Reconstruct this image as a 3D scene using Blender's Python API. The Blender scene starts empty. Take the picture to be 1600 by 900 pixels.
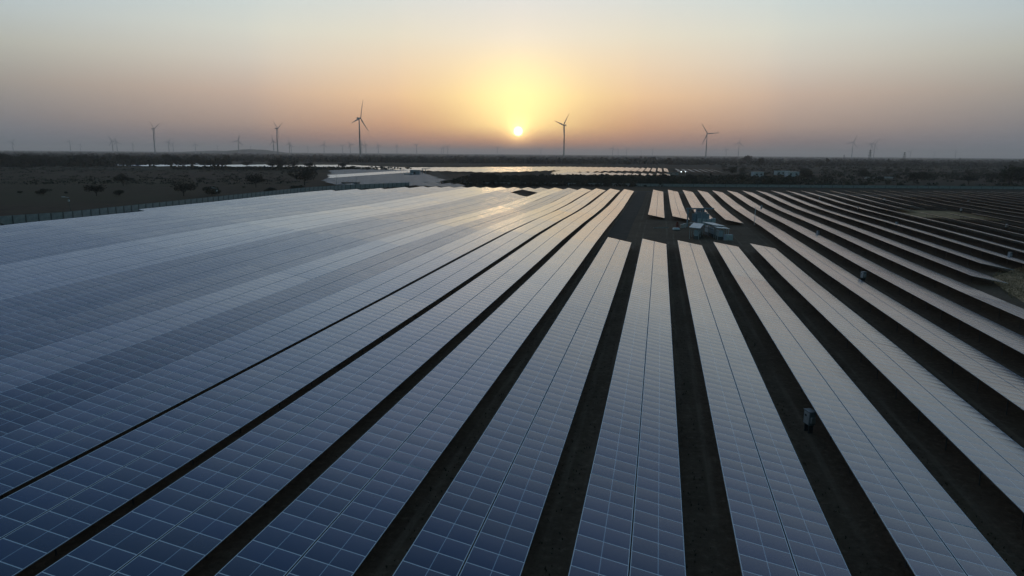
import bpy, math, random
import numpy as np
from mathutils import Vector, Matrix
R = math.radians
random.seed(7); rng = np.random.default_rng(7)
C = bpy.data.collections.new("place"); bpy.context.scene.collection.children.link(C)
S = bpy.context.scene

# ------------------------------------------------------------------ camera, sky, sun, exposure
CAM_H = 17.55; PITCH = 11.13; ROLL = 0.45; FPX = 1067.0
cd = bpy.data.cameras.new("camera"); cam = bpy.data.objects.new("camera", cd); S.collection.objects.link(cam)
cd.sensor_width = 36; cd.lens = FPX / 1600 * 36; cd.clip_start = .5; cd.clip_end = 80000
cam.matrix_world = Matrix.Translation((0, 0, CAM_H)) @ Matrix.Rotation(R(90 - PITCH), 4, 'X') @ Matrix.Rotation(R(ROLL), 4, 'Z')
S.camera = cam
S.view_settings.view_transform = 'Standard'; S.view_settings.look = 'None'
S.view_settings.exposure = 0; S.view_settings.gamma = 1
S.cycles.use_denoising = True
S.cycles.max_bounces = 6; S.cycles.volume_bounces = 1; S.cycles.glossy_bounces = 3; S.cycles.diffuse_bounces = 2
SUN_EL, SUN_AZ = 1.8, 0.40          # degrees; azimuth clockwise from +Y
SD = Vector((math.sin(R(SUN_AZ)) * math.cos(R(SUN_EL)), math.cos(R(SUN_AZ)) * math.cos(R(SUN_EL)), math.sin(R(SUN_EL))))
sl = bpy.data.lights.new("sun", 'SUN'); sl.energy = 0.06; sl.angle = R(4.5); sl.color = (1, .62, .34)
so = bpy.data.objects.new("sun", sl); S.collection.objects.link(so)
so.rotation_euler = (-SD).to_track_quat('-Z', 'Y').to_euler()

def lin(c):
    return tuple((x / 255 / 12.92) if x <= 10 else ((x / 255 + .055) / 1.055) ** 2.4 for x in c)

class NT:
    """small helper to wire shader nodes"""
    def __init__(s, nt): s.t = nt; s.n = nt.nodes; s.l = nt.links
    def put(s, sock, v):
        if isinstance(v, bpy.types.NodeSocket): s.l.new(v, sock)
        elif v is not None:
            if hasattr(sock.default_value, '__len__') and not hasattr(v, '__len__'): v = [v] * len(sock.default_value)
            if hasattr(v, '__len__') and len(sock.default_value) == 4 and len(v) == 3: v = (*v, 1)
            sock.default_value = v
    def m(s, op, a, b=None, c=None, clamp=False):
        n = s.n.new('ShaderNodeMath'); n.operation = op; n.use_clamp = clamp
        for i, v in enumerate((a, b, c)):
            if v is not None: s.put(n.inputs[i], v)
        return n.outputs[0]
    def v(s, op, a, b=None, scale=None):
        n = s.n.new('ShaderNodeVectorMath'); n.operation = op
        s.put(n.inputs[0], a)
        if b is not None: s.put(n.inputs[1], b)
        if scale is not None: s.put(n.inputs['Scale'], scale)
        return n.outputs['Value'] if op in ('DOT_PRODUCT', 'LENGTH', 'DISTANCE') else n.outputs[0]
    def rng(s, x, a, b, c=0., d=1., smooth=False):
        n = s.n.new('ShaderNodeMapRange')
        if smooth: n.interpolation_type = 'SMOOTHSTEP'
        for i, v in enumerate((x, a, b, c, d)): s.put(n.inputs[i], v)
        return n.outputs[0]
    def mix(s, f, a, b, mode='MIX'):
        n = s.n.new('ShaderNodeMix'); n.data_type = 'RGBA'; n.blend_type = mode
        s.put(n.inputs[0], f); s.put(n.inputs[6], a); s.put(n.inputs[7], b)
        return n.outputs[2]
    def ramp(s, f, stops):
        n = s.n.new('ShaderNodeValToRGB'); e = n.color_ramp.elements
        while len(e) < len(stops): e.new(.5)
        for k, (p, c) in zip(range(len(stops)), stops):
            e[k].position = p; e[k].color = (*c, 1) if len(c) == 3 else c
        s.put(n.inputs[0], f); return n.outputs[0]
    def noise(s, vec, scale, detail=3, rough=.55):
        n = s.n.new('ShaderNodeTexNoise'); s.put(n.inputs['Vector'], vec)
        n.inputs['Scale'].default_value = scale; n.inputs['Detail'].default_value = detail; n.inputs['Roughness'].default_value = rough
        return n.outputs['Fac']
    def sep(s, v):
        n = s.n.new('ShaderNodeSeparateXYZ'); s.put(n.inputs[0], v); return n.outputs
    def comb(s, x, y, z):
        n = s.n.new('ShaderNodeCombineXYZ')
        for i, q in enumerate((x, y, z)): s.put(n.inputs[i], q)
        return n.outputs[0]

w = bpy.data.worlds.new("World"); S.world = w; w.use_nodes = True
T = NT(w.node_tree); T.n.clear()
out = T.n.new('ShaderNodeOutputWorld'); bg = T.n.new('ShaderNodeBackground')
tc = T.n.new('ShaderNodeTexCoord'); D = tc.outputs['Generated']
x, y, z = T.sep(D)
el = T.m('MULTIPLY', T.m('ARCSINE', z), 180 / math.pi)
az = T.m('ABSOLUTE', T.m('SUBTRACT', T.m('MULTIPLY', T.m('ARCTAN2', x, y), 180 / math.pi), SUN_AZ))
E = T.m('DIVIDE', el, 40, clamp=True)
def sky_ramp(stops): return T.ramp(E, [(e / 40, lin(c)) for e, c in stops])
# dusty dusk air low over the horizon, measured at 0, 9, 20 and 37 degrees from the sun
k0 = sky_ramp([(0, (196, 124, 88)), (1.0, (222, 152, 104)), (2.2, (250, 200, 125)), (4.5, (255, 222, 150)), (7, (252, 226, 180)), (9, (240, 226, 203)), (12, (222, 220, 214)), (22, (174, 190, 212)), (40, (84, 124, 172))])
k1 = sky_ramp([(0, (168, 120, 102)), (1.0, (190, 138, 112)), (2.2, (215, 164, 124)), (4.5, (242, 201, 154)), (7, (236, 212, 180)), (9, (228, 218, 196)), (12, (212, 215, 210)), (22, (166, 188, 210)), (40, (82, 122, 172))])
k2 = sky_ramp([(0, (124, 112, 116)), (1.0, (142, 120, 116)), (2.2, (176, 150, 134)), (4.5, (200, 175, 156)), (7, (209, 200, 186)), (9, (210, 210, 198)), (12, (196, 208, 208)), (22, (153, 172, 193)), (40, (80, 120, 170))])
k3 = sky_ramp([(0, (104, 111, 123)), (1.0, (112, 116, 124)), (2.2, (126, 124, 126)), (4.5, (152, 147, 140)), (7, (172, 174, 165)), (9, (174, 184, 185)), (12, (168, 188, 200)), (22, (138, 158, 182)), (40, (76, 114, 165))])
col = T.mix(T.rng(az, 0, 10), k0, k1)
col = T.mix(T.rng(az, 9, 21), col, k2)
col = T.mix(T.rng(az, 19, 38), col, k3)
ns = T.n.new('ShaderNodeTexSky'); ns.sky_type = 'NISHITA'; ns.sun_disc = False
ns.sun_elevation = R(SUN_EL); ns.sun_rotation = R(SUN_AZ); ns.altitude = 60; ns.dust_density = 4; ns.air_density = 1.2
nish = T.mix(1., ns.outputs[0], (.12, .20, .26), 'MULTIPLY')
hi = T.m('MAXIMUM', T.rng(el, 26, 50, smooth=True), T.rng(az, 60, 130, smooth=True))
col = T.mix(hi, col, nish)
# the low sun and the glow of the dust round it
ang = T.m('MULTIPLY', T.m('ARCCOSINE', T.m('MINIMUM', T.v('DOT_PRODUCT', D, tuple(SD)), 1.0)), 180 / math.pi)
angv = T.m('SQRT', T.m('ADD', T.m('POWER', T.m('MULTIPLY', az, .74), 2), T.m('POWER', T.m('MULTIPLY', T.m('SUBTRACT', el, 2.9), .9), 2)))
g1 = T.m('MULTIPLY', T.m('EXPONENT', T.m('MULTIPLY', T.m('POWER', T.m('DIVIDE', angv, 3.3), 2), -1)), T.rng(el, .3, 2.6, smooth=True))
g2 = T.m('EXPONENT', T.m('MULTIPLY', ang, -1 / .55))
disc = T.rng(ang, .44, .24, 0, 1, True)
glow = T.v('ADD', T.v('SCALE', (.48, .43, .18), scale=g1), T.v('SCALE', (2.6, 1.7, .6), scale=g2))
glow = T.v('ADD', glow, T.v('SCALE', (3., 2.6, 1.5), scale=disc))
col = T.v('ADD', col, glow)
T.put(bg.inputs[0], col); bg.inputs[1].default_value = 1.13
T.l.new(bg.outputs[0], out.inputs[0])

# ------------------------------------------------------------------ helpers
cam_m = cam.matrix_world.copy(); cam_r = cam_m.to_3x3()
def at(px, py, z=0.):
    """the spot in the place (height z) seen at a point of the 1600x900 photograph"""
    d = cam_r @ Vector(((px - 800) / FPX, (450 - py) / FPX, -1))
    k = (z - CAM_H) / d.z
    return Vector((d.x * k, d.y * k, z))
PSI = 12.0
CU, SU = math.cos(R(PSI)), math.sin(R(PSI))
def uv(u, v, z=0.): return Vector((u * CU + v * SU, -u * SU + v * CU, z))
def to_uv(p): return (p.x * CU - p.y * SU, p.x * SU + p.y * CU)

def tag(o, label=None, cat=None, group=None, kind=None):
    if label: o['label'] = label
    if cat: o['category'] = cat
    if group: o['group'] = group
    if kind: o['kind'] = kind
    return o
def empty(name, loc, rz=0, **k):
    o = bpy.data.objects.new(name, None); C.objects.link(o); o.location = loc; o.rotation_euler = (0, 0, rz)
    o.empty_display_size = .5
    return tag(o, **k)
def link(name, me, parent=None, loc=(0, 0, 0), rot=(0, 0, 0), scale=(1, 1, 1)):
    o = bpy.data.objects.new(name, me); C.objects.link(o); o.location = loc; o.rotation_euler = rot; o.scale = scale
    if parent is not None: o.parent = parent
    return o
def copy_tree(o, parent=None):
    c = o.copy(); C.objects.link(c); c.parent = parent
    for ch in o.children: copy_tree(ch, c)
    return c

class MB:
    """collects solids and gives one mesh"""
    def __init__(s): s.v = []; s.f = []; s.mi = []
    def add(s, vs, fs, m=0):
        b = len(s.v); s.v += [tuple(q) for q in vs]; s.f += [tuple(i + b for i in f) for f in fs]; s.mi += [m] * len(fs); return s
    def box(s, c, d, rz=0, m=0, bev=0.):
        hx, hy, hz = d[0] / 2, d[1] / 2, d[2] / 2
        ca, sa = math.cos(rz), math.sin(rz)
        if bev:
            vs = []
            for zz, q in ((-hz, bev), (-hz + bev, 0), (hz - bev, 0), (hz, bev)):
                for sx, sy in ((-1, -1), (1, -1), (1, 1), (-1, 1)):
                    vs.append((sx * (hx - q), sy * (hy - q), zz))
            fs = [(3, 2, 1, 0), (12, 13, 14, 15)]
            for r in range(3):
                for k in range(4):
                    a, b_ = r * 4 + k, r * 4 + (k + 1) % 4
                    fs.append((a, b_, b_ + 4, a + 4))
        else:
            vs = [(sx * hx, sy * hy, sz * hz) for sz in (-1, 1) for sx, sy in ((-1, -1), (1, -1), (1, 1), (-1, 1))]
            fs = [(3, 2, 1, 0), (4, 5, 6, 7), (0, 1, 5, 4), (1, 2, 6, 5), (2, 3, 7, 6), (3, 0, 4, 7)]
        return s.add([(c[0] + X * ca - Y * sa, c[1] + X * sa + Y * ca, c[2] + Z) for X, Y, Z in vs], fs, m)
    def tube(s, p, q, r0, r1=None, n=6, m=0, cap=True):
        p, q = Vector(p), Vector(q); r1 = r0 if r1 is None else r1
        d = (q - p).normalized(); a = d.orthogonal().normalized(); b = d.cross(a)
        vs = [P + (a * math.cos(t) + b * math.sin(t)) * r for P, r in ((p, r0), (q, r1)) for t in [2 * math.pi * k / n for k in range(n)]]
        fs = [(k, (k + 1) % n, n + (k + 1) % n, n + k) for k in range(n)]
        if cap: fs += [tuple(range(n))[::-1], tuple(range(n, 2 * n))]
        return s.add(vs, fs, m)
    def mesh(s, name, *mats, smooth=False):
        me = bpy.data.meshes.new(name); me.from_pydata(s.v, [], s.f)
        for m in mats: me.materials.append(m)
        me.polygons.foreach_set('material_index', s.mi)
        if smooth: me.polygons.foreach_set('use_smooth', [True] * len(s.f))
        me.update(); return me
    def build(s, name, mat, parent=None, **k): return link(name, s.mesh(name, *(mat if isinstance(mat, (tuple, list)) else (mat,))), parent, **k)

def mat(name, base, rough=.7, metal=0., var=.25, scale=3., spec=.4, emit=None, obj=True):
    m = bpy.data.materials.new(name); m.use_nodes = True
    N = NT(m.node_tree); b = N.n['Principled BSDF']
    t = N.n.new('ShaderNodeTexCoord')
    f = N.noise(t.outputs['Object'], scale, 4)
    lo = tuple(c * (1 - var) for c in base); hi_ = tuple(min(1, c * (1 + var)) for c in base)
    N.put(b.inputs['Base Color'], N.mix(N.rng(f, .3, .7), lo, hi_))
    N.put(b.inputs['Roughness'], N.rng(f, .3, .7, max(.02, rough - .08), min(1, rough + .08)))
    b.inputs['Metallic'].default_value = metal; b.inputs['Specular IOR Level'].default_value = spec
    if emit:
        b.inputs['Emission Color'].default_value = (*emit[0], 1); b.inputs['Emission Strength'].default_value = emit[1]
    return m

M_silver = mat('galvanised_steel', (.42, .44, .46), .45, .6, .15, 5)
M_frame = mat('dark_support_steel', (.06, .062, .065), .8, 0, .2, 3, spec=.15)  # even near-black steel for row supports and box legs
M_alu = mat('frame_aluminium', (.52, .55, .58), .4, .3, .08, 5)
M_white = mat('painted_cabinet', (.62, .66, .68), .5, 0, .12, 4)
M_bluegrey = mat('bluegrey_steel', (.20, .27, .33), .5, .1, .15, 3)
M_roof = mat('sheet_roof', (.42, .50, .54), .45, .3, .15, 2)
M_dark = mat('dark_void', (.03, .032, .035), .6, 0, .2, 4)
M_turb = mat('turbine_paint', (.36, .36, .37), .4, 0, .06, .2)
M_conc = mat('concrete', (.30, .29, .27), .9, 0, .25, 3)
M_fence = mat('fence_sheet', (.24, .28, .28), .7, 0, .25, 1.2)
M_post = mat('fence_post', (.08, .09, .09), .7, 0, .2, 2)
M_build = mat('whitewash', (.42, .47, .50), .85, 0, .12, .5)
M_rust = mat('rust_red', (.16, .045, .03), .8, 0, .3, 4)
M_back = mat('back_sheet', (.05, .055, .06), .7, 0, .15, 1)
M_bark = mat('bark', (.07, .055, .045), .95, 0, .3, 4)
M_lamp = mat('lit_lamp', (.9, .9, .9), .5, 0, 0, 1, emit=((.85, .95, 1), 6.))

def leaf_mat(name, a, b):
    m = bpy.data.materials.new(name); m.use_nodes = True
    N = NT(m.node_tree); p = N.n['Principled BSDF']
    t = N.n.new('ShaderNodeTexCoord'); g = N.n.new('ShaderNodeNewGeometry'); oi = N.n.new('ShaderNodeObjectInfo')
    f = N.noise(t.outputs['Object'], 1.3, 3)
    f = N.m('ADD', N.m('MULTIPLY', f, .7), N.m('MULTIPLY', oi.outputs['Random'], .35))
    f2 = N.noise(g.outputs['Position'], .004, 2)
    c = N.mix(N.rng(f, .25, .85), a, b)
    c = N.mix(N.rng(f2, .35, .65, 0, .5), c, (.062, .052, .036))
    N.put(p.inputs['Base Color'], c); p.inputs['Roughness'].default_value = .8; p.inputs['Specular IOR Level'].default_value = .1
    return m
M_leaf = leaf_mat('scrub_leaves', (.024, .029, .019), (.060, .062, .038))
M_leaf2 = leaf_mat('acacia_leaves', (.024, .025, .018), (.056, .052, .036))

# solar module glass: cells, silver frames, the pale line between the two half modules
UD, VD = uv(1, 0), uv(0, 1)
def glass(name, ior, rough, base, coat=.66, tiltn=1.):
    m = bpy.data.materials.new(name); m.use_nodes = True
    N = NT(m.node_tree); b = N.n['Principled BSDF']
    t = N.n.new('ShaderNodeUVMap'); oi = N.n.new('ShaderNodeObjectInfo'); g = N.n.new('ShaderNodeNewGeometry')
    X, Y, _ = N.sep(t.outputs[0])
    fx = N.m('FRACT', X); fy = N.m('FRACT', Y); ix = N.m('FLOOR', X); iy = N.m('FLOOR', Y)
    ex = N.m('MINIMUM', fx, N.m('SUBTRACT', 1, fx)); ey = N.m('MINIMUM', fy, N.m('SUBTRACT', 1, fy))
    frame = N.m('MAXIMUM', N.m('LESS_THAN', ex, .021), N.m('LESS_THAN', ey, .015))
    half = N.m('LESS_THAN', N.m('ABSOLUTE', N.m('SUBTRACT', fy, .5)), .0075)
    wn = N.n.new('ShaderNodeTexWhiteNoise'); wn.noise_dimensions = '3D'
    N.put(wn.inputs['Vector'], N.comb(ix, iy, N.m('MULTIPLY', oi.outputs['Random'], 91.7)))
    wr, wg, wb = N.sep(wn.outputs['Color'])
    # every module sits at a slightly different slope and its glass sags a little
    big = N.noise(N.v('MULTIPLY', g.outputs['Position'], (1, 1, .2)), .022, 2)
    big2 = N.noise(N.v('ADD', g.outputs['Position'], (311, 77, 5)), .05, 2)
    au = N.m('ADD', N.m('MULTIPLY', N.m('SUBTRACT', wr, .5), .012 * tiltn), N.m('MULTIPLY', N.m('SUBTRACT', big, .5), .05 * tiltn))
    au = N.m('ADD', au, N.m('MULTIPLY', N.m('SUBTRACT', oi.outputs['Random'], .5), .010 * tiltn))
    au = N.m('ADD', au, N.m('MULTIPLY', N.m('SUBTRACT', fy, .5), .006))
    av = N.m('ADD', N.m('MULTIPLY', N.m('SUBTRACT', wg, .5), .008 * tiltn), N.m('MULTIPLY', N.m('SUBTRACT', fx, .5), .046))
    av = N.m('ADD', av, N.m('MULTIPLY', N.m('SUBTRACT', big2, .5), .03 * tiltn))
    wt = N.n.new('ShaderNodeTexWhiteNoise'); wt.noise_dimensions = '1D'; N.put(wt.inputs['W'], N.m('MULTIPLY', oi.outputs['Random'], 37.))
    av = N.m('ADD', av, N.m('MULTIPLY', N.m('SUBTRACT', wt.outputs['Value'], .5), .014 * tiltn))
    nn = N.v('ADD', g.outputs['Normal'], N.v('ADD', N.v('SCALE', tuple(UD), scale=au), N.v('SCALE', tuple(VD), scale=av)))
    nn = N.v('NORMALIZE', nn)
    N.put(b.inputs['Normal'], nn)
    bl = N.mix(wb, tuple(c * .8 for c in base), tuple(c * 1.2 for c in base))
    dust = N.noise(g.outputs['Position'], .35, 5, .65)
    bl = N.mix(N.rng(dust, .35, .8, 0, .10), bl, (.22, .20, .18))
    c = N.mix(half, bl, (.30, .40, .52)); c = N.mix(frame, c, (.58, .68, .78))
    N.put(b.inputs['Base Color'], c)
    N.put(b.inputs['Roughness'], N.m('ADD', N.m('MULTIPLY', frame, .3), N.rng(dust, .3, .8, rough * .85, rough * 1.25)))
    b.inputs['IOR'].default_value = ior
    b.inputs['Coat Weight'].default_value = coat; b.inputs['Coat IOR'].default_value = 1.45; b.inputs['Coat Roughness'].default_value = rough * 1.1
    N.put(b.inputs['Coat Normal'], nn)
    return m
G_bright = glass('module_glass', 1.55, .17, (.004, .026, .100))
G_dusty = glass('module_glass_dusty', 1.24, .42, (.03, .034, .045), 0.)
G_dull = glass('module_glass_textured', 1.5, .22, (.005, .026, .095), .42)
G_mid = glass('module_glass_older', 1.5, .18, (.006, .028, .100), .40)

# ------------------------------------------------------------------ ground
P = 6.54; SLOPE_W = 4.58; TILT = 11.6; ZH = 1.75; MOD = 1.148
def ground_mat():
    m = bpy.data.materials.new('dry_earth'); m.use_nodes = True
    N = NT(m.node_tree); b = N.n['Principled BSDF']; g = N.n.new('ShaderNodeNewGeometry'); p = g.outputs['Position']
    mp = N.n.new('ShaderNodeMapping'); mp.inputs['Rotation'].default_value = (0, 0, R(PSI)); N.put(mp.inputs[0], p)
    st = N.v('MULTIPLY', mp.outputs[0], (.45, 1, 1))
    a = N.noise(st, .011, 5, .6); c = N.noise(p, .12, 6, .65); d = N.noise(p, 1.7, 6, .7); e = N.noise(N.v('ADD', st, (500, 90, 0)), .0032, 4)
    col = N.mix(N.rng(c, .3, .7), (.060, .042, .030), (.110, .076, .053))
    col = N.mix(N.rng(a, .47, .58), col, (.085, .068, .042))
    col = N.mix(N.rng(e, .48, .56), col, (.036, .033, .024))
    col = N.mix(N.rng(d, .52, .75, 0, .75), col, (.115, .09, .068))
    col = N.mix(N.rng(d, .46, .3, 0, .6), col, (.03, .024, .019))
    N.put(b.inputs['Base Color'], col); b.inputs['Roughness'].default_value = 1; b.inputs['Specular IOR Level'].default_value = .05
    bp = N.n.new('ShaderNodeBump'); bp.inputs['Strength'].default_value = .6; bp.inputs['Distance'].default_value = .25
    N.put(bp.inputs['Height'], N.m('ADD', d, N.m('MULTIPLY', c, 1.5))); N.put(b.inputs['Normal'], bp.outputs[0])
    return m
M_ground = ground_mat()
rad = [0, 60, 150, 400, 900, 2000, 5000, 12000, 26000]; n = 72
vs = [(0, 0, 0)]; fs = []
for i, r in enumerate(rad[1:]):
    for k in range(n):
        vs.append((r * math.sin(2 * math.pi * k / n), r * math.cos(2 * math.pi * k / n), 0))
for k in range(n):
    fs.append((0, 1 + (k + 1) % n, 1 + k))
    for i in range(len(rad) - 2):
        a, b = 1 + i * n + k, 1 + i * n + (k + 1) % n
        fs.append((a, b, b + n, a + n))
gm = MB().add(vs, fs); tag(gm.build('ground', M_ground), kind='structure')

def patch(name, pts, z, base, var=.35, scale=.5, edge=None, kind='structure', **k):
    m = mat(name + '_soil', base, 1, 0, var, scale, spec=.05)
    return tag(MB().add([(q.x, q.y, z) for q in pts], [tuple(range(len(pts)))]).build(name, m), kind=kind, **k)
def strip(name, cl, wd, z, base, **k):
    pts = []; L = []; Rr = []
    for i, q in enumerate(cl):
        d = (cl[min(i + 1, len(cl) - 1)] - cl[max(i - 1, 0)]).normalized(); nrm = Vector((-d.y, d.x, 0))
        L.append(q + nrm * wd / 2); Rr.append(q - nrm * wd / 2)
    m = mat(name + '_soil', base, 1, 0, .3, .4, spec=.05)
    vs = [(q.x, q.y, z) for q in L + Rr]; nn = len(L)
    return tag(MB().add(vs, [(i, nn + i, nn + i + 1, i + 1) for i in range(nn - 1)]).build(name, m), kind='structure', **k)
def soil_mat():
    m = bpy.data.materials.new('bare_soil'); m.use_nodes = True
    N = NT(m.node_tree); b = N.n['Principled BSDF']; g = N.n.new('ShaderNodeNewGeometry'); p = g.outputs['Position']
    mp = N.n.new('ShaderNodeMapping'); mp.inputs['Rotation'].default_value = (0, 0, R(PSI)); N.put(mp.inputs[0], p)
    rx_, ry_, _z = N.sep(mp.outputs[0])
    c = N.noise(p, .15, 6, .65); d = N.noise(p, 2.2, 6, .7); f = N.noise(N.v('MULTIPLY', mp.outputs[0], (1, .08, 1)), 1.1, 4)
    # wheel tracks down the middle of each aisle
    ph = N.m('FRACT', N.m('DIVIDE', N.m('SUBTRACT', rx_, U0 + P * .845 - 50 * P), P))
    off = N.m('ABSOLUTE', N.m('SUBTRACT', N.m('ABSOLUTE', N.m('SUBTRACT', ph, .5)), .10))
    rut = N.m('MULTIPLY', N.rng(off, .045, .015, 0, 1, True), N.rng(f, .42, .6, 0, 1))
    col = N.mix(N.rng(c, .3, .7), (.105, .074, .053), (.180, .128, .090))
    col = N.mix(N.rng(d, .52, .75, 0, .8), col, (.27, .20, .145))
    col = N.mix(N.rng(d, .46, .3, 0, .7), col, (.060, .042, .031))
    col = N.mix(N.m('MULTIPLY', rut, .55), col, (.25, .19, .14))
    col = N.mix(N.rng(f, .6, .75, 0, .6), col, (.11, .09, .055))
    N.put(b.inputs['Base Color'], col); b.inputs['Roughness'].default_value = 1; b.inputs['Specular IOR Level'].default_value = .05
    bp = N.n.new('ShaderNodeBump'); bp.inputs['Strength'].default_value = .8; bp.inputs['Distance'].default_value = .25
    N.put(bp.inputs['Height'], N.m('ADD', d, N.m('MULTIPLY', c, 1.5))); N.put(b.inputs['Normal'], bp.outputs[0])
    return m
U0 = .59 * P - P * .5
tag(MB().add([uv(-135, -60, .004), uv(260, -60, .004), uv(260, 400, .004), uv(60, 345, .004), uv(-115, 338, .004), uv(-137, 250, .004)], [(0, 1, 2, 3, 4, 5)]).build('soil', soil_mat()), kind='structure')
strip('service_track', [uv(-125, 343), uv(-60, 342), uv(0, 341), uv(80, 342), uv(160, 340), uv(330, 338)], 7, .010, (.105, .098, .088))
strip('dirt_road', [at(676, 268), at(684, 274), at(698, 281), at(722, 289), at(750, 294)], 9, .014, (.095, .080, .064))
strip('clearing_track', [uv(-8.5, 120), uv(-8.5, 180), uv(-8, 250), uv(-8, 341)], 4.5, .018, (.075, .064, .054))
strip('field_track', [at(0, 262), at(120, 262.5), at(260, 264)], 14, .010, (.09, .10, .085))

# ------------------------------------------------------------------ solar rows
_tab = {}
cosT, sinT = math.cos(R(TILT)), math.sin(R(TILT))
def table_mesh(nm, gl):
    """nm modules long, two modules up the slope; local x down the slope, y along the row, origin at the high edge"""
    key = (nm, gl.name)
    if key in _tab: return _tab[key]
    Lh = SLOPE_W / 2; gap = .06; th = .04; L = nm * MOD - .02
    V = []; F = []; MI = []; UVs = []
    for si in range(2):
        s0 = si * Lh + (gap / 2 if si else 0); s1 = s0 + Lh - gap / 2
        b = len(V)
        for s in (s0, s1):
            for yy in (0, L):
                V.append((s * cosT, yy, ZH - s * sinT)); V.append((s * cosT - th * sinT, yy, ZH - s * sinT - th * cosT))
        # 0 top s0 y0,1 bot s0 y0,2 top s0 yL,3 bot,4 top s1 y0,5 bot,6 top s1 yL,7 bot
        F.append((b, b + 4, b + 6, b + 2)); MI.append(0); UVs += [(0, si * 2), (0, si * 2 + 1), (nm, si * 2 + 1), (nm, si * 2)]
        for q in ((1, 3, 7, 5), (0, 2, 3, 1), (4, 5, 7, 6), (0, 1, 5, 4), (2, 6, 7, 3)):
            F.append(tuple(b + i for i in q)); MI.append(2 if q == (1, 3, 7, 5) or (q == (4, 5, 7, 6) and si == 0) or (q == (0, 2, 3, 1) and si == 1) else 1); UVs += [(0, 0)] * 4
    me = bpy.data.meshes.new('panel_table'); me.from_pydata(V, [], F)
    for m_ in (gl, M_alu, M_back): me.materials.append(m_)
    me.polygons.foreach_set('material_index', MI)
    l = me.uv_layers.new(name='UVMap'); l.data.foreach_set('uv', [c for q in UVs for c in q]); me.update()
    _tab[key] = me; return me
_sup = {}
def support_mesh(nm):
    if nm in _sup: return _sup[nm]
    b = MB(); L = nm * MOD; k = max(2, round(L / 4.6))
    for i in range(k):
        yy = (i + .5) * L / k
        for s in (.9, SLOPE_W - .9):
            b.tube((s * cosT, yy, -1.0), (s * cosT, yy, ZH - s * sinT - .16), .04, n=4)
        b.tube((.2 * cosT, yy, ZH - .2 * sinT - .15), ((SLOPE_W - .2) * cosT, yy, ZH - (SLOPE_W - .2) * sinT - .15), .04, n=4)
    for s in (.5, 1.8, 2.8, SLOPE_W - .5):
        b.tube((s * cosT, .05, ZH - s * sinT - .085), (s * cosT, L - .05, ZH - s * sinT - .085), .035, n=4)
    _sup[nm] = b.mesh('support_frame', M_frame); return _sup[nm]

def relief(u, v):
    """how the array follows the gently rolling ground, metres"""
    f = max(0, min(1, (v - 25) / 60))
    return f * (.30 * math.sin(v / 47 + u / 90) + .22 * math.sin(v / 23 - u / 60 + 1) - .25 * math.sin(u / 33 + .6))

def seg_list(v0, v1, gaps):
    segs = []; v = v0
    while v < v1 - 3:
        nm = min(28, max(3, int((v1 - v) / MOD)))
        a, b_ = v, v + nm * MOD
        if not any(a < g1_ and b_ > g0 for g0, g1_ in gaps): segs.append((a, nm)); v = b_ + .01
        else:
            g = [q for q in gaps if a < q[1] and b_ > q[0]][0]
            k = int((g[0] - a) / MOD)
            if k >= 3: segs.append((a, k))
            v = g[1]
    return segs
def row(label, u, v0, v1, gl=None, dt=0., group=None, gaps=(), base=-.0, supports=True):
    gl = gl or G_bright
    root = empty('solar_panel_row', uv(u, v0, 0), -R(PSI), label=label, cat='solar panel row', group=group)
    for a, nm in seg_list(v0, v1, gaps):
        z0, z1 = relief(u, a) , relief(u, a + nm * MOD)
        rx = math.atan2(z1 - z0, nm * MOD)
        ry = R(dt + rng.normal(0, .10))
        o = link('panel_table', table_mesh(nm, gl), root, (0, a - v0, z0 + base), (rx, ry, 0))
        if supports: link('support_frame', support_mesh(nm), o)
    return root

ORD = ['zeroth', 'first', 'second', 'third', 'fourth', 'fifth', 'sixth', 'seventh', 'eighth', 'ninth', 'tenth', 'eleventh', 'twelfth', 'thirteenth',
       'fourteenth', 'fifteenth', 'sixteenth', 'seventeenth', 'eighteenth', 'nineteenth', 'twentieth', 'twenty-first', 'twenty-second', 'twenty-third',
       'twenty-fourth', 'twenty-fifth', 'twenty-sixth', 'twenty-seventh', 'twenty-eighth', 'twenty-ninth', 'thirtieth']
ORD += ['thirty-' + q for q in ORD[1:10]] + ['fortieth'] + ['forty-' + q for q in ORD[1:10]] + ['fiftieth'] + ['fifty-' + q for q in ORD[1:10]]
for t_, q_ in (('sixt', 'sixty-'), ('sevent', 'seventy-'), ('eight', 'eighty-'), ('ninet', 'ninety-')): ORD += [t_ + 'ieth'] + [q_ + k for k in ORD[1:10]]
ORD += ['hundredth'] + ['hundred and ' + k for k in ORD[1:100]]
U = lambda j: (j + .59) * P
VN = to_uv(at(1060, 375, ZH))[1]            # where the near rows end at the clearing
VF = 324.             # far end of the field
VM = to_uv(at(1014, 333, ZH))[1]            # near end of the short rows beyond the clearing
print('VN, VM, VF', VN, VM, VF)
GN = 'long rows of solar panels running away from the viewer'
near = {-2: 'row of solar panels ending at the bare clearing, leftmost of the five that end there',
        -1: 'row of solar panels through bottom centre ending at clearing, second of five from left',
        0: 'middle row of the five solar panel rows that end in front of the inverter station',
        1: 'row of solar panels ending at the clearing, second of those five from the right',
        2: 'row of solar panels ending at the clearing, rightmost of the five that end there'}
for j, lb in near.items(): row(lb, U(j), 0, VN, G_mid, {-2: 0, -1: -.3, 0: -1}.get(j, -1.7), group=GN)
far = {-1: 'leftmost of the four short solar panel rows beyond the inverter station',
       0: 'second from left of the four short solar panel rows beyond the inverter station',
       1: 'short solar panel row directly behind the blue-grey gantry, third of four',
       2: 'rightmost of the four short solar panel rows beyond the inverter station'}
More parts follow.
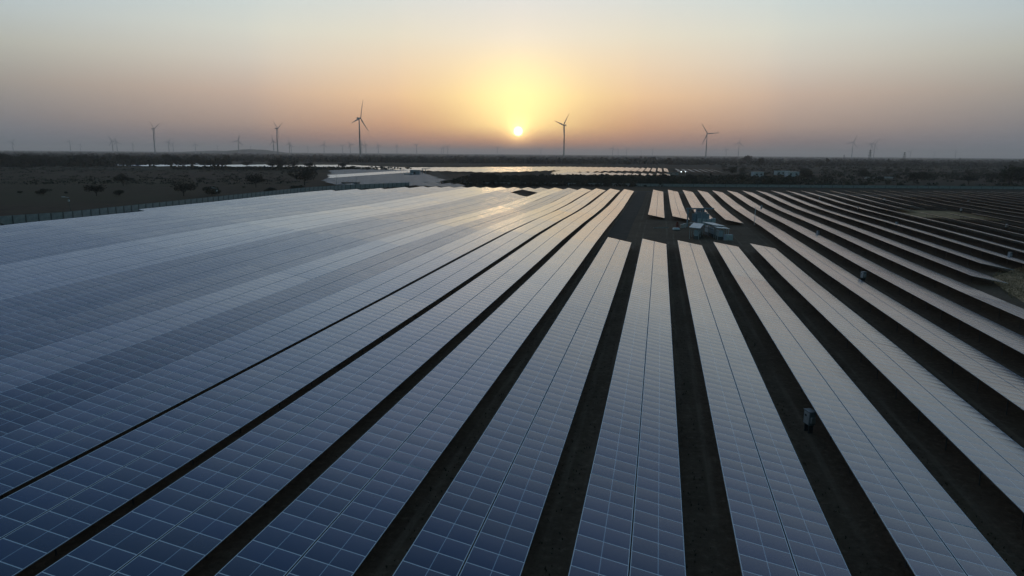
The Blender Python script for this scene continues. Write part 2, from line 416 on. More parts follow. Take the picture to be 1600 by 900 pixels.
for j, lb in far.items(): row(lb, U(j), VM - (j + 1) * 3.4, VF, G_mid, -.8, group='short rows of solar panels beyond the inverter station')
# left of the clearing
DULL = {4: .3, 6: .2, 7: .7, 8: .4, 12: .3, 13: .6, 14: .1, 15: .5, 16: .2, 17: .5, 18: 0, 19: .3}
DTB = {0: -1.0, 1: -1.2, 2: -1.1, 3: -.9, 5: -1.1, 9: -.3, 10: -.8, 11: -.9}
for n_ in range(20):
    u = U(-3 - n_)
    v0 = max(0, .5 * abs(u) - 8)
    v1 = VF - (0, 8, 22, 34, 46)[max(0, n_ - 15)]
    if n_ == 19: v0 = 163
    gaps = []
    if n_ == 6: gaps = [(266, 292)]
    if n_ == 7: gaps = [(282, 306)]
    row(f'{ORD[n_ + 1]} long row of solar panels to the left of the inverter clearing', u, v0, v1, G_dull if n_ in DULL else G_bright,
        DULL.get(n_, DTB.get(n_, 0)), group=GN, gaps=gaps)
# right of the clearing
for n_ in range(27):
    j = 3 + n_; u = U(j)
    v0 = max(0, 1.75 * u - 6); v1 = VF + .22 * max(0, u - 20)
    gaps = []
    if j == 6: v0 = to_uv(at(1512, 427, ZH))[1]
    if j == 7: v0 = to_uv(at(1516, 407, ZH))[1]
    if j in (12, 13): gaps = [(222, 252)]
    if j == 11: gaps = [(226, 240)]
    if v0 > v1 - 6: continue
    row(f'{ORD[n_ + 1]} long row of solar panels to the right of the inverter clearing', u, v0, v1, G_mid, (-1.7, -1.5, -1.2, -1.0, -.8, -.6, -.4, -.2, 0)[min(n_, 8)] + rng.normal(0, .12), group=GN, gaps=gaps)
GRASS_A = [at(1545, 436), at(1600, 415), at(1720, 430), at(1760, 520), at(1600, 473), at(1572, 455)]
patch('dry_grass_patch', GRASS_A, .022, (.42, .27, .155), .45, .9)
patch('dry_grass_patch', [uv(11.3 * P, 224), uv(14.6 * P, 216), uv(14.9 * P, 250), uv(12 * P, 255)], .022, (.36, .24, .13), .4, .5)

# far blocks, each row too small to show its parts
def far_row(label, u, v0, v1, gl, group, dt=0.):
    nm = max(3, int((v1 - v0) / MOD))
    me = table_mesh(nm, gl)
    o = link('distant_solar_row', me, None, uv(u, v0, 0), (0, R(dt), -R(PSI)))
    return tag(o, label, 'solar panel row', group)
a0, a1 = to_uv(at(505, 289.5, ZH)), to_uv(at(515, 265.5, ZH)); b0, b1 = to_uv(at(720, 289.5, ZH)), to_uv(at(643, 265.5, ZH))
print('block2', a0, a1, b0, b1)
u = -16 * P
Pf = P * 1.0
k = 0
while u > a1[0]:
    # where this row line crosses the left and the right side of the block
    def cross(p, q):
        t = (u - p[0]) / (q[0] - p[0]); return p[1] + t * (q[1] - p[1])
    vs_ = a0[1] if u > a0[0] else cross(a0, a1)
    ve = b1[1] if u < b1[0] else cross(b0, b1)
    vs_ = max(vs_, VF + 8) + rng.uniform(-6, 6)
    if ve - vs_ > 12:
        dull = not (16 <= k <= 19)
        far_row(f'{ORD[k + 1]} solar panel row of the block beyond the main field, counted from its right end', u, vs_, ve + rng.uniform(-4, 4), G_dusty if dull else G_dull,
                'solar panel rows in the block beyond the left end of the field', rng.normal(0, .3))
    u -= Pf; k += 1
print('block2 rows', k)
def span_rows(x_of, vs, ve, label, group, jl, jr, step=1, gl=G_bright):
    js = list(range(jl, jr, step))
    for i, j in enumerate(js):
        u = U(j); a, b_ = vs(u), ve(u)
        if b_ - a > 15: far_row(f'{ORD[len(js) - i]} {label}', u, a + rng.uniform(-8, 8), b_ + rng.uniform(-6, 6), gl, group, rng.normal(0, .3))
def line(pts):
    q = [to_uv(at(*p, ZH)) for p in pts]
    q.sort()
    return lambda u: float(np.interp(u, [c[0] for c in q], [c[1] for c in q]))
nearl = line([(400, 259), (480, 259.4), (540, 261), (600, 263.5), (640, 265), (712, 266.6), (760, 268), (860, 269.5), (872, 265.2), (960, 266), (1045, 267.4)])
farl = line([(400, 257.2), (540, 257.4), (600, 260), (640, 261.3), (712, 261), (860, 260), (960, 260.8), (1045, 262.6)])
U3 = to_uv(at(1045, 266, ZH))[0]; U3l = to_uv(at(400, 258.2, ZH))[0]
span_rows(None, nearl, farl, 'thin bright solar panel row of the far sunlit strip, counted from its right end', 'far solar panel rows catching the sunset', int(U3l / P), int(U3 / P), 1, G_mid)
# the jagged nearer strip in front of it
n2 = line([(860, 271), (960, 272.5), (1045, 274)]); f2 = line([(860, 267.8), (960, 269.3), (1045, 271.2)])
span_rows(None, n2, f2, 'solar panel row of the short jagged strip before the thicket, from its right end', 'rows of the jagged far strip', int(to_uv(at(860, 269, ZH))[0] / P), int(to_uv(at(1045, 272, ZH))[0] / P), 1, G_dull)
# slanting rows right of the far strip
n1 = line([(1045, 267.5), (1125, 268.5)]); f1 = line([(1045, 263), (1125, 264.5)])
ja, jb = int(to_uv(at(1052, 265.5, ZH))[0] / P), int(to_uv(at(1112, 266, ZH))[0] / P)
for j in range(ja, jb + 1):
    u = U(j)
    far_row(f'{ORD[j - ja + 1]} short slanting solar panel row by the distant floodlight, counted from the left', u, n1(u), f1(u), G_dusty, 'slanting rows by the distant floodlight', 0)
print('counts', int(U3l / P), int(U3 / P), ja, jb)
# sheet of far rows at the left, beyond the brown field
nl2 = line([(255, 258.7), (330, 258.8), (480, 262)]); fl2 = line([(255, 257.0), (330, 254.5), (480, 257)])
for i, j in enumerate(range(int(to_uv(at(255, 258))[0] / P), int(U3l / P), 3)):
    u = U(j)
    if fl2(u) - nl2(u) > 10:
        far_row(f'{ORD[i + 1]} pale distant solar panel row beyond the brown field, counted from the left', u, nl2(u), fl2(u), G_bright, 'pale distant rows beyond the brown field', rng.normal(0, .3))

# ------------------------------------------------------------------ wind turbines
def hor(px): return 240.3 + (px - 800) * .0076      # the level horizon in the photograph
HUB = 112.; _tm = {}
def turbine_meshes():
    t = MB(); t.tube((0, 0, -1), (0, 0, HUB * .5), 2.3, 1.8, 14, cap=False); t.tube((0, 0, HUB * .5), (0, 0, HUB - 1.8), 1.8, 1.25, 14)
    n_ = MB(); n_.box((0, 1.6, 0), (3.6, 10.5, 3.8), bev=.7); n_.box((0, 5.2, 2.4), (1.2, 1.6, .9))
    h = MB(); h.tube((0, -4.0, 0), (0, -5.4, 0), 1.7, 1.65, 12); h.tube((0, -5.4, 0), (0, -7.0, 0), 1.65, .6, 12)
    b = MB(); rs = [(1.2, 1.1, .9), (4, 1.3, .85), (10, 2.1, .6), (20, 1.7, .42), (35, 1.15, .25), (48, .75, .14), (55, .2, .05)]
    V = []; F = []
    for i, (r, c, th) in enumerate(rs):
        tw = R(14 - 14 * i / 6)
        for k in range(8):
            a = 2 * math.pi * k / 8; xx = c * math.cos(a) + c * .25; yy = th * math.sin(a)
            V.append((xx * math.cos(tw) - yy * math.sin(tw), xx * math.sin(tw) + yy * math.cos(tw) - .0012 * r * r * .6, r))
    for i in range(len(rs) - 1):
        for k in range(8): F.append((i * 8 + k, i * 8 + (k + 1) % 8, i * 8 + 8 + (k + 1) % 8, i * 8 + 8 + k))
    F.append(tuple(range(8))[::-1]); F.append(tuple(range(len(V) - 8, len(V)))); b.add(V, F)
    return [q.mesh(nm, M_turb, smooth=sm) for q, nm, sm in ((t, 'tower', True), (n_, 'nacelle', False), (h, 'hub', True), (b, 'blade', True))]
TM = turbine_meshes()
def turbine(px, hub_px, yaw, phase, label, group, small=False):
    k_ = .7 if small else 1.
    hp_ = at(px, hor(px) + (.8 if small else 2.2) - hub_px, HUB * k_)
    root = empty('wind_turbine', (hp_.x, hp_.y, 0), 0, label=label, cat='wind turbine', group=group); root.scale = (k_,) * 3
    fat = 1.7 if small else 1.1
    az_ = math.atan2(-hp_.x, hp_.y)
    link('tower', TM[0], root, scale=(fat, fat, 1))
    na = link('nacelle', TM[1], root, (0, 0, HUB), (0, 0, R(yaw) + az_))
    hb = link('hub', TM[2], na)
    for k in range(3):
        link('blade', TM[3], hb, (0, -5.2, 0), (0, R(phase + 120 * k), 0), scale=(fat, fat, 1))
    return root
GB = 'large wind turbines standing along the horizon'
for a in [(561, 56, 58, 13, 'tallest wind turbine in the photo, left of the sun, one blade straight up'),
          (882, 47.5, -58, 47, 'large wind turbine just right of the setting sun'),
          (432, 39, 66, 62, 'wind turbine left of the tallest one, blades folded to a narrow V'),
          (239, 37, 66, 64, 'leftmost of the large wind turbines, over the brown field treeline'),
          (1105, 36, 20, 85, 'large wind turbine at the right, blade pointing lower left'),
          (1155, 22.5, 35, 10, 'smaller wind turbine close right of the large right hand one'),
          (1333, 24, 25, 20, 'lone wind turbine between centre right and the pair of turbines'),
          (1361.5, 21, 40, 40, 'left one of the two overlapping wind turbines at far right'),
          (1367, 21.5, 30, 34, 'right one of the two overlapping wind turbines at far right')]:
    turbine(*a, GB)
small = [(19, 13), (109, 14), (125, 10), (175, 16), (182, 14), (207, 12), (263, 15), (270, 12), (305, 12), (340, 9), (372, 18), (391, 9), (427, 18), (452, 14), (455, 11),
         (481, 9), (506, 13), (535, 11), (547, 13), (565, 14), (571.5, 13.5), (591, 12), (620, 11.5), (651, 13), (690, 9), (693, 10), (699.5, 11), (777, 9.5), (845, 8), (957.5, 11),
         (966, 9), (979.5, 9.5), (1002, 7), (1020, 9), (1135, 10), (1423, 9), (1460, 7.5), (1494, 10)]
for k, (px, hp) in enumerate(small):
    side = 'left of the sun' if px < 800 else 'right of the sun'
    rank = [q for q, _ in small if (q < 800) == (px < 800)].index(px) + 1
    turbine(px, hp, float(rng.uniform(-70, 70)), float(rng.uniform(0, 120)),
            f'faint tiny wind turbine {side}, {ORD[rank]} small one from the {"left edge" if px < 800 else "sun"}',
            'faint wind turbines on the horizon', small=True)

# ------------------------------------------------------------------ fence along the left edge
def fence(pts, label, h=2.5, step=3.0, group=None, back=0.):
    root = empty('boundary_fence', pts[0], 0, label=label, cat='fence', group=group)
    b0_ = pts[0]; P_ = []
    for a, b in zip(pts, pts[1:]):
        n_ = max(1, round((b - a).length / step)); P_ += [a.lerp(b, k / n_) for k in range(n_)]
    P_.append(pts[-1]); P_ = [q - b0_ for q in P_]
    pm = MB().box((0, 0, h / 2 - .1), (.22, .22, h + .25)).mesh('post', M_post)
    lim = 99
    # the nearest bays one by one, those too far to tell apart as one run
    for i, q in enumerate(P_[:min(lim, len(P_) - 1)]):
        d = (P_[i + 1] - q); a = math.atan2(d.y, d.x)
        link('post', pm, root, q, (0, 0, a))
        L = d.length - .24
        me = MB().box((0, 0, h / 2), (L, .06, h - .1)).mesh('fence_panel', M_fence)
        link('fence_panel', me, root, (q + P_[i + 1]) / 2, (0, 0, a))
    rest = MB()
    for q, q2 in zip(P_[lim:], P_[lim + 1:]):
        d = q2 - q; rest.box((q + q2) / 2 + Vector((0, 0, h / 2)), (d.length, .06, h - .1), math.atan2(d.y, d.x))
        rest.box(q + Vector((0, 0, h / 2)), (.22, .22, h + .25), math.atan2(d.y, d.x))
    if rest.v: tag(rest.build('fence_run', M_fence, root), kind='stuff')
    return root
fence([at(-90, 369), at(0, 354.5), at(100, 347), at(250, 329), at(400, 311), at(470, 302.5), at(540, 297), at(640, 292.5)],
      'grey-green sheet fence between the brown field and the left solar rows')
fence([at(x_, 291.5 + (x_ - 1034) * .0075) for x_ in (655, 800, 950, 1100, 1250, 1400, 1550, 1700)],
      'low pale fence behind the far end of the solar rows', 1.6, 6.)

# ------------------------------------------------------------------ equipment between the rows
M_box = mat('cabinet_paint_weathered', (.15, .17, .19), .6, 0, .15, 4)
def combiner_box_mesh():
    r = empty('inverter_box', (0, 0, 0)); r['category'] = 'electrical box'
    MB().box((0, 0, 1.0), (.42, .62, .9), bev=.02).build('cabinet', M_box, r)
    MB().box((-.215, 0, 1.0), (.02, .52, .78)).build('door', M_silver, r)
    MB().box((-.23, .08, 1.15), (.02, .2, .12)).build('vent', M_dark, r)
    MB().box((.02, -.37, .92), (.3, .12, .4), bev=.02).build('cooling_unit', M_silver, r)
    for sx in (-.22, .22): MB().box((0, sx, .28), (.3, .05, .56)).build('leg', M_frame, r)
    MB().box((0, 0, 1.47), (.5, .7, .03)).build('rain_hood', M_box, r)
    return r
boxes = [(1265, 651, 'large pale electrical box in the dark aisle at lower right, nearest of all'),
         (1349, 429, 'white electrical box in the aisle above centre right'),
         (1578, 397, 'white electrical box by the right edge beside the dry grass'),
         (1278, 363, 'small white electrical box right of the thin lightning mast'),
         (1401, 349, 'small white electrical box in the middle of the right rows'),
         (1573, 352, 'small white electrical box near the right edge above the dry grass'),
         (1341, 324.5, 'tiny white electrical box right of the far ends, upper right rows'),
         (1281, 309, 'tiny white electrical box close to the far end of the right rows'),
         (1382, 311, 'tiny white electrical box among the farthest right rows'),
         (1502, 327, 'tiny white electrical box right of the small dry patch'),
         (1513, 313, 'tiny white electrical box behind the small dry patch'),
         (1544, 304, 'tiny white electrical box at the far right corner of the field'),
         (1190, 322, 'tiny white electrical box beside the mast and behind the station'),
         (994, 409, 'tiny white box in the dark aisle left of the bottom centre rows')]
b0 = combiner_box_mesh(); protos = [b0]
for k, (px, py, lb) in enumerate(boxes):
    o = b0 if k == 0 else copy_tree(b0)
    if k > 1: o.scale = (.85, .85, .95)
    o.location = at(px, py, 1.05); o.location.z = 0; o.rotation_euler = (0, 0, R(10)); o['label'] = lb; o['group'] = 'electrical boxes between the rows'
    if k == len(boxes) - 1: o.scale = (.4, .4, .45)

def mast(px, py, h, r, label, lights=False):
    p = at(px, py, 0); root = empty('lightning_mast', p, label=label, cat='mast', group='thin masts')
    MB().tube((0, 0, 0), (0, 0, h), r, r * .6, 6).build('pole', M_white if r < .11 else M_silver, root)
    MB().tube((0, 0, 0), (0, 0, .12), .3, .3, 8).build('base_plate', M_conc, root)
    MB().tube((0, 0, h), (0, 0, h + .8), .02, .01, 4).build('spike', M_silver, root)
    return root
mast(1178.5, 352, 4.8, .1, 'thin mast standing right of the inverter station clearing')
mast(526, 291, 7, .12, 'thin pole left of the flat low building beyond the field, taller one')
mast(557, 290.5, 5.5, .12, 'thin pole at the right end of the flat low building')
mast(802.5, 321, 2.6, .06, 'short thin pole rising between the left rows near their far end')
mast(527, 379, 2.2, .09, 'short dark stub sticking up between the left rows')
def street_light(px, py, h, label):
    p = at(px, py, 0); root = empty('street_light', p, label=label, cat='street light', group='pole lights')
    MB().tube((0, 0, 0), (0, 0, h), .09, .06, 6).build('pole', M_post, root)
    MB().tube((0, 0, h), (-1.3, 0, h + .15), .05, .04, 5).build('arm', M_white, root)
    MB().box((-1.6, 0, h + .17), (.9, .35, .14), bev=.04).build('lamp_head', M_white, root)
    MB().box((0, -.14, h - .9), (.45, .2, .5), bev=.04).build('battery_box', M_white, root)
street_light(110, 330, 4.0, 'unlit pole light with white head standing in the brown field behind the fence')
street_light(340, 309, 3.6, 'unlit pole light with white head by the bush at the fence')

# ---- inverter station in the clearing
M_cab = mat('cabinet_paint_blue', (.34, .41, .47), .5, 0, .15, 3)
def shelter(p0, p1, wd, h, label, ncab, side, slope=.0):
    d = (p1 - p0); L = d.length; a = math.atan2(d.y, d.x)
    root = empty('equipment_shelter', p0, a, label=label, cat='shelter', group='shelters of the inverter station')
    r = MB()
    V = [(-.3, -wd / 2 - .2, h - slope), (L + .3, -wd / 2 - .2, h), (L + .3, wd / 2 + .2, h + .18), (-.3, wd / 2 + .2, h + .18 - slope)]
    V = V + [(x_, y_, z_ + .09) for x_, y_, z_ in V]
    r.add(V, [(3, 2, 1, 0), (4, 5, 6, 7), (0, 1, 5, 4), (1, 2, 6, 5), (2, 3, 7, 6), (3, 0, 4, 7)]); r.build('roof', M_roof, root)
    for X in (0.05, L / 2, L - .05):
        for Y in (-wd / 2, wd / 2): MB().box((X, Y, (h - .03) / 2), (.13, .13, h - .03)).build('post', M_silver, root)
    MB().box((L / 2, side * .35, .33), (L - .2, .9, .66)).build('plinth', M_post, root)  # dark block stands in for the shaded space under the raised cabinets
    # cabinets under the roof, each its own
    for k in range(ncab):
        c = empty('inverter_cabinet', p0 + Matrix.Rotation(a, 3, 'Z') @ Vector(((k + .5) * (L - .4) / ncab + .2, side * .35, .64)), a,
                  label=f'tall pale cabinet under the {label.split(" roof")[0]} roof, {ORD[k + 1]} from the front', cat='cabinet', group='cabinets under the shelters')
        wd_ = (L - .4) / ncab - .12
        MB().box((0, 0, .68), (wd_, .8, 1.32), bev=.03).build('cabinet_body', M_cab, c)
        for q in (-.25, .25):
            MB().box((q * wd_, side * .412, .68), (wd_ * .42, .03, 1.15)).build('cabinet_door', M_roof, c)
            MB().box((q * wd_, side * .435, 1.0), (wd_ * .25, .02, .22)).build('vent', M_dark, c)
    return root
q = at(1086, 371); q1 = at(1098, 359)
shelter(Vector((38.6, 144.5, 0)), Vector((41.6, 152.6, 0)), 1.9, 2.4, 'left shelter with pale sloping sheet roof', 4, -1, .1)
shelter(Vector((44.5, 146.9, 0)), Vector((44.2, 154.3, 0)), 2.1, 2.5, 'rear right shelter with pale sheet roof', 4, 1, -.05)
shelter(Vector((44.4, 143.5, 0)), Vector((44.5, 146.5, 0)), 2.2, 2.3, 'front right shelter with pale sheet roof', 2, 1, -.05)
# front cabinet on legs with a pale lower box
c = empty('switch_cabinet', (45.2, 142.4, 0), .1, label='pale low switch cabinet at the front end of the right shelter', cat='cabinet')
MB().box((0, 0, .75), (1.6, 1.0, 1.1), bev=.05).build('cabinet_body', M_cab, c)
MB().box((0, 0, .1), (1.8, 1.2, .2)).build('plinth', M_conc, c)
for s_ in (-.4, .4): MB().box((s_, -.515, .75), (.7, .03, .95)).build('cabinet_door', M_roof, c)

def gantry(loc, h, L, rz, label, grp=None, sc=1.):
    g = empty('pipe_gantry', loc, rz, label=label, cat='gantry', group=grp); g.scale = (sc,) * 3
    for X in (0, L - 2.9): MB().box((X, 0, h / 2), (.28, .28, h)).build('leg', M_bluegrey, g)
    MB().box((L / 2 - .2, 0, h + .17), (L + .4, .34, .34), bev=.04).build('beam', M_bluegrey, g)
    MB().tube((.14, 0, h - .9), (1.0, 0, h), .07, n=5).build('brace', M_bluegrey, g)
    for k in range(3): MB().tube((1.4 + k * 1.1, 0, h), (1.4 + k * 1.1, 0, h - .45), .07, n=6).build('insulator', M_rust, g)
    return g
gp = at(1073.5, 354)
gantry(gp, 4.3, 6.6, R(4), 'tall blue-grey gantry beam on posts over the transformer')
def transformer(loc, rz, label, sc=1.):
    t = empty('transformer', loc, rz, label=label, cat='transformer', group='transformers'); t.scale = (sc,) * 3
    MB().box((0, 0, .15), (4.2, 2.6, .3)).build('plinth', M_conc, t)
    MB().box((0, 0, 1.45), (2.2, 1.5, 2.3), bev=.06).build('tank', M_bluegrey, t)
    MB().box((0, 0, 2.68), (2.4, 1.6, .14)).build('tank_lid', M_bluegrey, t)
    cn = MB(); cn.tube((-1.0, .3, 3.1), (.9, .3, 3.1), .32, n=14); cn.build('oil_conservator', M_bluegrey, t)
    for s_ in (-.8, .7): MB().box((s_, .3, 2.9), (.1, .3, .35)).build('bracket', M_bluegrey, t)
    for sx in (-1, 1):
        for k in range(6): MB().box((sx * 1.5, -.55 + k * .22, 1.5), (.65, .05, 1.7)).build('radiator_fin', M_bluegrey, t)
        MB().tube((sx * 1.1, -.5, 2.2), (sx * 1.1, .6, 2.2), .07, n=6).build('radiator_pipe', M_bluegrey, t)
    for k in range(3):
        b = MB().tube((-.6 + k * .6, -.4, 2.7), (-.6 + k * .6, -.4, 3.35), .1, .06, 8).build('bushing', M_rust, t)
    return t
transformer(at(1094, 350), .1, 'tall blue-grey transformer tank with radiators under the gantry', 1.14)
for k, px in enumerate((1093, 1099.5, 1107, 1114)):
    c = empty('control_cabinet', at(px, 351.5 + .2 * k) , .05, label=f'small pale control cabinet in front of the transformer, {ORD[k + 1]} from the left', cat='cabinet', group='small cabinets before the transformer')
    hh = 1.5 if k < 3 else 1.7
    MB().box((0, 0, hh / 2 + .1), (.95, .7, hh), bev=.03).build('cabinet_body', M_cab, c)
    MB().box((0, -.36, hh / 2 + .1), (.8, .02, hh * .8)).build('cabinet_door', M_roof, c)
    MB().box((0, 0, .06), (1.05, .8, .12)).build('plinth', M_conc, c)
# loose things left of the station
c = empty('oil_drum', at(1058, 356), label='rust red drum stack on the ground left of the gantry', cat='drum')
MB().tube((0, 0, .02), (0, 0, .9), .38, n=16).build('drum_body', M_rust, c)
for zz in (.3, .6): MB().tube((0, 0, zz), (0, 0, zz + .04), .40, n=16).build('rib', M_rust, c)
MB().tube((0, 0, .92), (0, 0, 1.5), .28, .22, 12).build('upper_drum', M_rust, c)
c = empty('equipment_skid', at(1056.5, 360), .1, label='low pale covered skid left of the gantry beside the red drum', cat='skid')
MB().box((0, 0, .35), (1.5, 1.1, .5), bev=.12).build('cover', M_white, c)
MB().box((0, 0, .06), (1.7, 1.2, .12)).build('runner', M_dark, c)
for k, px in enumerate((1065.5, 1069.5)):
    c = empty('small_crate', at(px, 356.5 - k), .2 * k, label=('grey crate next to the covered skid', 'grey crate at the foot of the gantry')[k], cat='crate', group='crates')
    MB().box((0, 0, .45), (.6, .6, .9), bev=.03).build('crate_body', M_silver, c)
    MB().box((0, 0, .93), (.66, .66, .06)).build('lid', M_white, c)
for k, px in enumerate((1025, 1033, 1041)):
    lb = ('pale cable tray lying on the bare earth left of the drum, left piece', 'pale cable tray lying on the bare earth left of the drum, middle piece', 'pale cable tray lying on the bare earth left of the drum, right piece')[k]
    c = empty('cable_tray', at(px, 356.5 - .2 * k), .03, label=lb, cat='cable tray', group='cable trays on the ground')
    MB().box((0, 0, .04), (1.1, .5, .05)).build('tray_floor', M_conc, c)
    for s_ in (-.25, .25): MB().box((0, s_, .12), (1.1, .04, .14)).build('side_rail', M_conc, c)

# ---- station in the distant block
g2 = at(640, 272.0)
def far_building(loc, rz, size, name, label, cat='building', wall=None, win=True, group=None, roofm=None):
    o = empty(name, loc, rz, label=label, cat=cat, group=group)
    sx, sy, sz = size
    MB().box((0, 0, sz / 2), (sx, sy, sz)).build('wall', wall or M_build, o)
    MB().box((0, 0, sz + .12), (sx + .6, sy + .6, .24)).build('roof', roofm or M_roof, o)
    if win:
        nw = max(1, int(sx / 4))
        for k in range(nw):
            MB().box((-sx / 2 + (k + .5) * sx / nw, -sy / 2 - .02, sz * .55), (min(1.6, sx / nw * .4), .08, sz * .35)).build('window', M_dark, o)
        MB().box((sx / 2 - 1.2, -sy / 2 - .03, 1.05), (1.0, .08, 2.1)).build('door', M_bluegrey, o)
    return o
far_building(at(649, 275.5), -.1, (7, 5, 4.6), 'control_building', 'blue-grey tall box of the distant station beyond the left rows', wall=M_bluegrey)
far_building(at(638.5, 276), -.1, (6, 4, 2.2), 'equipment_room', 'low blue-grey room beside the distant station box', wall=M_bluegrey, win=False)
gantry(at(660, 275), 4.3, 5, .4, 'pale gantry at the distant station', None, 1.25)
far_building(at(548, 291), -.12, (8.5, 4, 1.9), 'pump_house', 'flat low dark building at the corner of the fence', wall=M_conc, roofm=M_post)
far_building(at(1183, 276.5), .15, (8, 6, 3.9), 'white_house', 'small white house in the scrub at right, the left one', group='houses in the scrub')
far_building(at(1221, 273.5), .12, (12, 6, 3.6), 'white_house', 'white building in the scrub, left half of the long pair', group='houses in the scrub')
far_building(at(1237, 276), .12, (10, 6, 4.0), 'white_house', 'white building in the scrub, right half of the long pair', group='houses in the scrub')
far_building(at(1372, 279.5), .1, (22, 5, 1.3), 'long_shed', 'long low grey shed in the scrub at right', wall=M_conc, win=False)
far_building(at(1051, 273), .08, (9, 5, 1.8), 'guard_shed', 'low dark shed beside the white floodlight', wall=M_conc, roofm=M_post, group=None)
for px, lb in ((1064, 'lit white floodlight by the distant shed, left one'), (1070.5, 'lit white floodlight by the distant shed, right one')):
    c = empty('floodlight', at(px, 274.5), label=lb, cat='floodlight', group='lit floodlights')
    MB().tube((0, 0, 0), (0, 0, 3.1), .08, n=6).build('pole', M_silver, c)
    MB().box((0, -.1, 3.3), (.75 if px < 1066 else .5, .3, .5), bev=.05).build('housing', M_silver, c)
    MB().box((0, -.27, 3.3), (.65 if px < 1066 else .4, .03, .42)).build('lit_lens', M_lamp, c)

# ---- lattice pylons
def pylon(px, py, h, label):
    o = empty('lattice_pylon', at(px, py), .3, label=label, cat='pylon', group='lattice pylons')
    b = MB(); lv = [0, .22, .42, .6, .75, .88, 1.]
    wd = lambda t: 2.6 * (1 - t) ** 1.3 + .45
    for t0, t1 in zip(lv, lv[1:]):
        w0, w1 = wd(t0), wd(t1); c0 = [(-w0, -w0), (w0, -w0), (w0, w0), (-w0, w0)]; c1 = [(-w1, -w1), (w1, -w1), (w1, w1), (-w1, w1)]
        for k in range(4):
            k2 = (k + 1) % 4
            b.tube((*c0[k], t0 * h), (*c1[k], t1 * h), .13, n=4, cap=False)
            b.tube((*c0[k], t0 * h), (*c1[k2], t1 * h), .07, n=3, cap=False); b.tube((*c0[k2], t0 * h), (*c1[k], t1 * h), .07, n=3, cap=False)
    b.build('tower', M_post, o)
    for t_, l_ in ((.72, 4.2), (.84, 3.6), (.95, 2.6)):
        a = MB(); a.tube((-l_, 0, t_ * h), (l_, 0, t_ * h), .12, n=4); a.tube((-l_, 0, t_ * h), (0, 0, t_ * h + .9), .07, n=3); a.tube((l_, 0, t_ * h), (0, 0, t_ * h + .9), .07, n=3)
        a.build('crossarm', M_post, o)
pylon(1357, 264, 27, 'lattice pylon standing in the scrub below the two overlapping turbines')
pylon(1411, 262, 25, 'lattice pylon in the scrub, right one of the two large pylons')
pylon(1318, 253, 22, 'faint lattice pylon in the scrub left of the two large pylons')
pylon(1499, 257, 16, 'faint lattice pylon far out at the right')

# ------------------------------------------------------------------ trees
def tree_proto(seed, w_, h_, nl, trunkh, lf, lsz, spread=.5, lobes=6):
    r = np.random.default_rng(seed); V = []; F = []
    cs = []
    for k in range(lobes):
        a = r.uniform(0, 6.28); q_ = r.uniform(.1, spread) * w_
        cs.append((q_ * math.cos(a), q_ * math.sin(a), trunkh + (h_ - trunkh) * r.uniform(.3, .78), r.uniform(.22, .38) * w_, r.uniform(.24, .36) * (h_ - trunkh)))
    cs.append((0, 0, trunkh + (h_ - trunkh) * .55, .3 * w_, .42 * (h_ - trunkh)))
    per = nl // len(cs)
    for (cx_, cy_, cz_, rr, rz_) in cs:
        d = r.normal(size=(per, 3)); d /= np.linalg.norm(d, axis=1)[:, None]; d *= r.uniform(.55, 1.08, per)[:, None]
        pts = d * (rr, rr, rz_) + (cx_, cy_, cz_)
        for p_ in pts:
            s_ = lsz * r.uniform(.6, 1.3); a_ = r.normal(size=3); a_ /= np.linalg.norm(a_); b_ = np.cross(a_, r.normal(size=3)); b_ /= np.linalg.norm(b_)
            i = len(V); V += [tuple(p_ - a_ * s_), tuple(p_ + b_ * s_ * .7), tuple(p_ + a_ * s_), tuple(p_ - b_ * s_ * .6)]; F.append((i, i + 1, i + 2, i + 3))
    cr = MB().add(V, F).mesh('crown', lf)
    t = MB(); t.tube((0, 0, -.2), (.1, 0, trunkh + .3 * (h_ - trunkh)), .035 * w_, .02 * w_, 7)
    for c_ in cs[:5]: t.tube((.05, 0, trunkh * .7), (c_[0], c_[1], c_[2]), .018 * w_, .008 * w_, 5)
    return cr, t.mesh('trunk', M_bark)
TP = {'bush': [tree_proto(10 + k, 4.4, 2.6, 800, .25, M_leaf, .22, .5) for k in range(4)],
      'acacia': [tree_proto(20 + k, 6.5, 4.8, 1100, 1.5, M_leaf2, .24, .5, 7) for k in range(4)],
      'tree': [tree_proto(30 + k, 7.5, 7.0, 1000, 1.2, M_leaf, .38, .38, 7) for k in range(4)]}
NM = {'bush': ('scrub_bush', 'bush'), 'acacia': ('acacia_tree', 'tree'), 'tree': ('dark_tree', 'tree')}
def tree(kind, p, s, label, group=None, sz=None):
    cr, tr = TP[kind][int(rng.integers(0, 4))]
    o = empty(NM[kind][0], p, float(rng.uniform(0, 6.28)), label=label, cat=NM[kind][1], group=group)
    o.scale = (s, s, sz or s)
    link('crown', cr, o); link('trunk', tr, o)
    return o
GF = 'bushes and small trees scattered on the brown field'
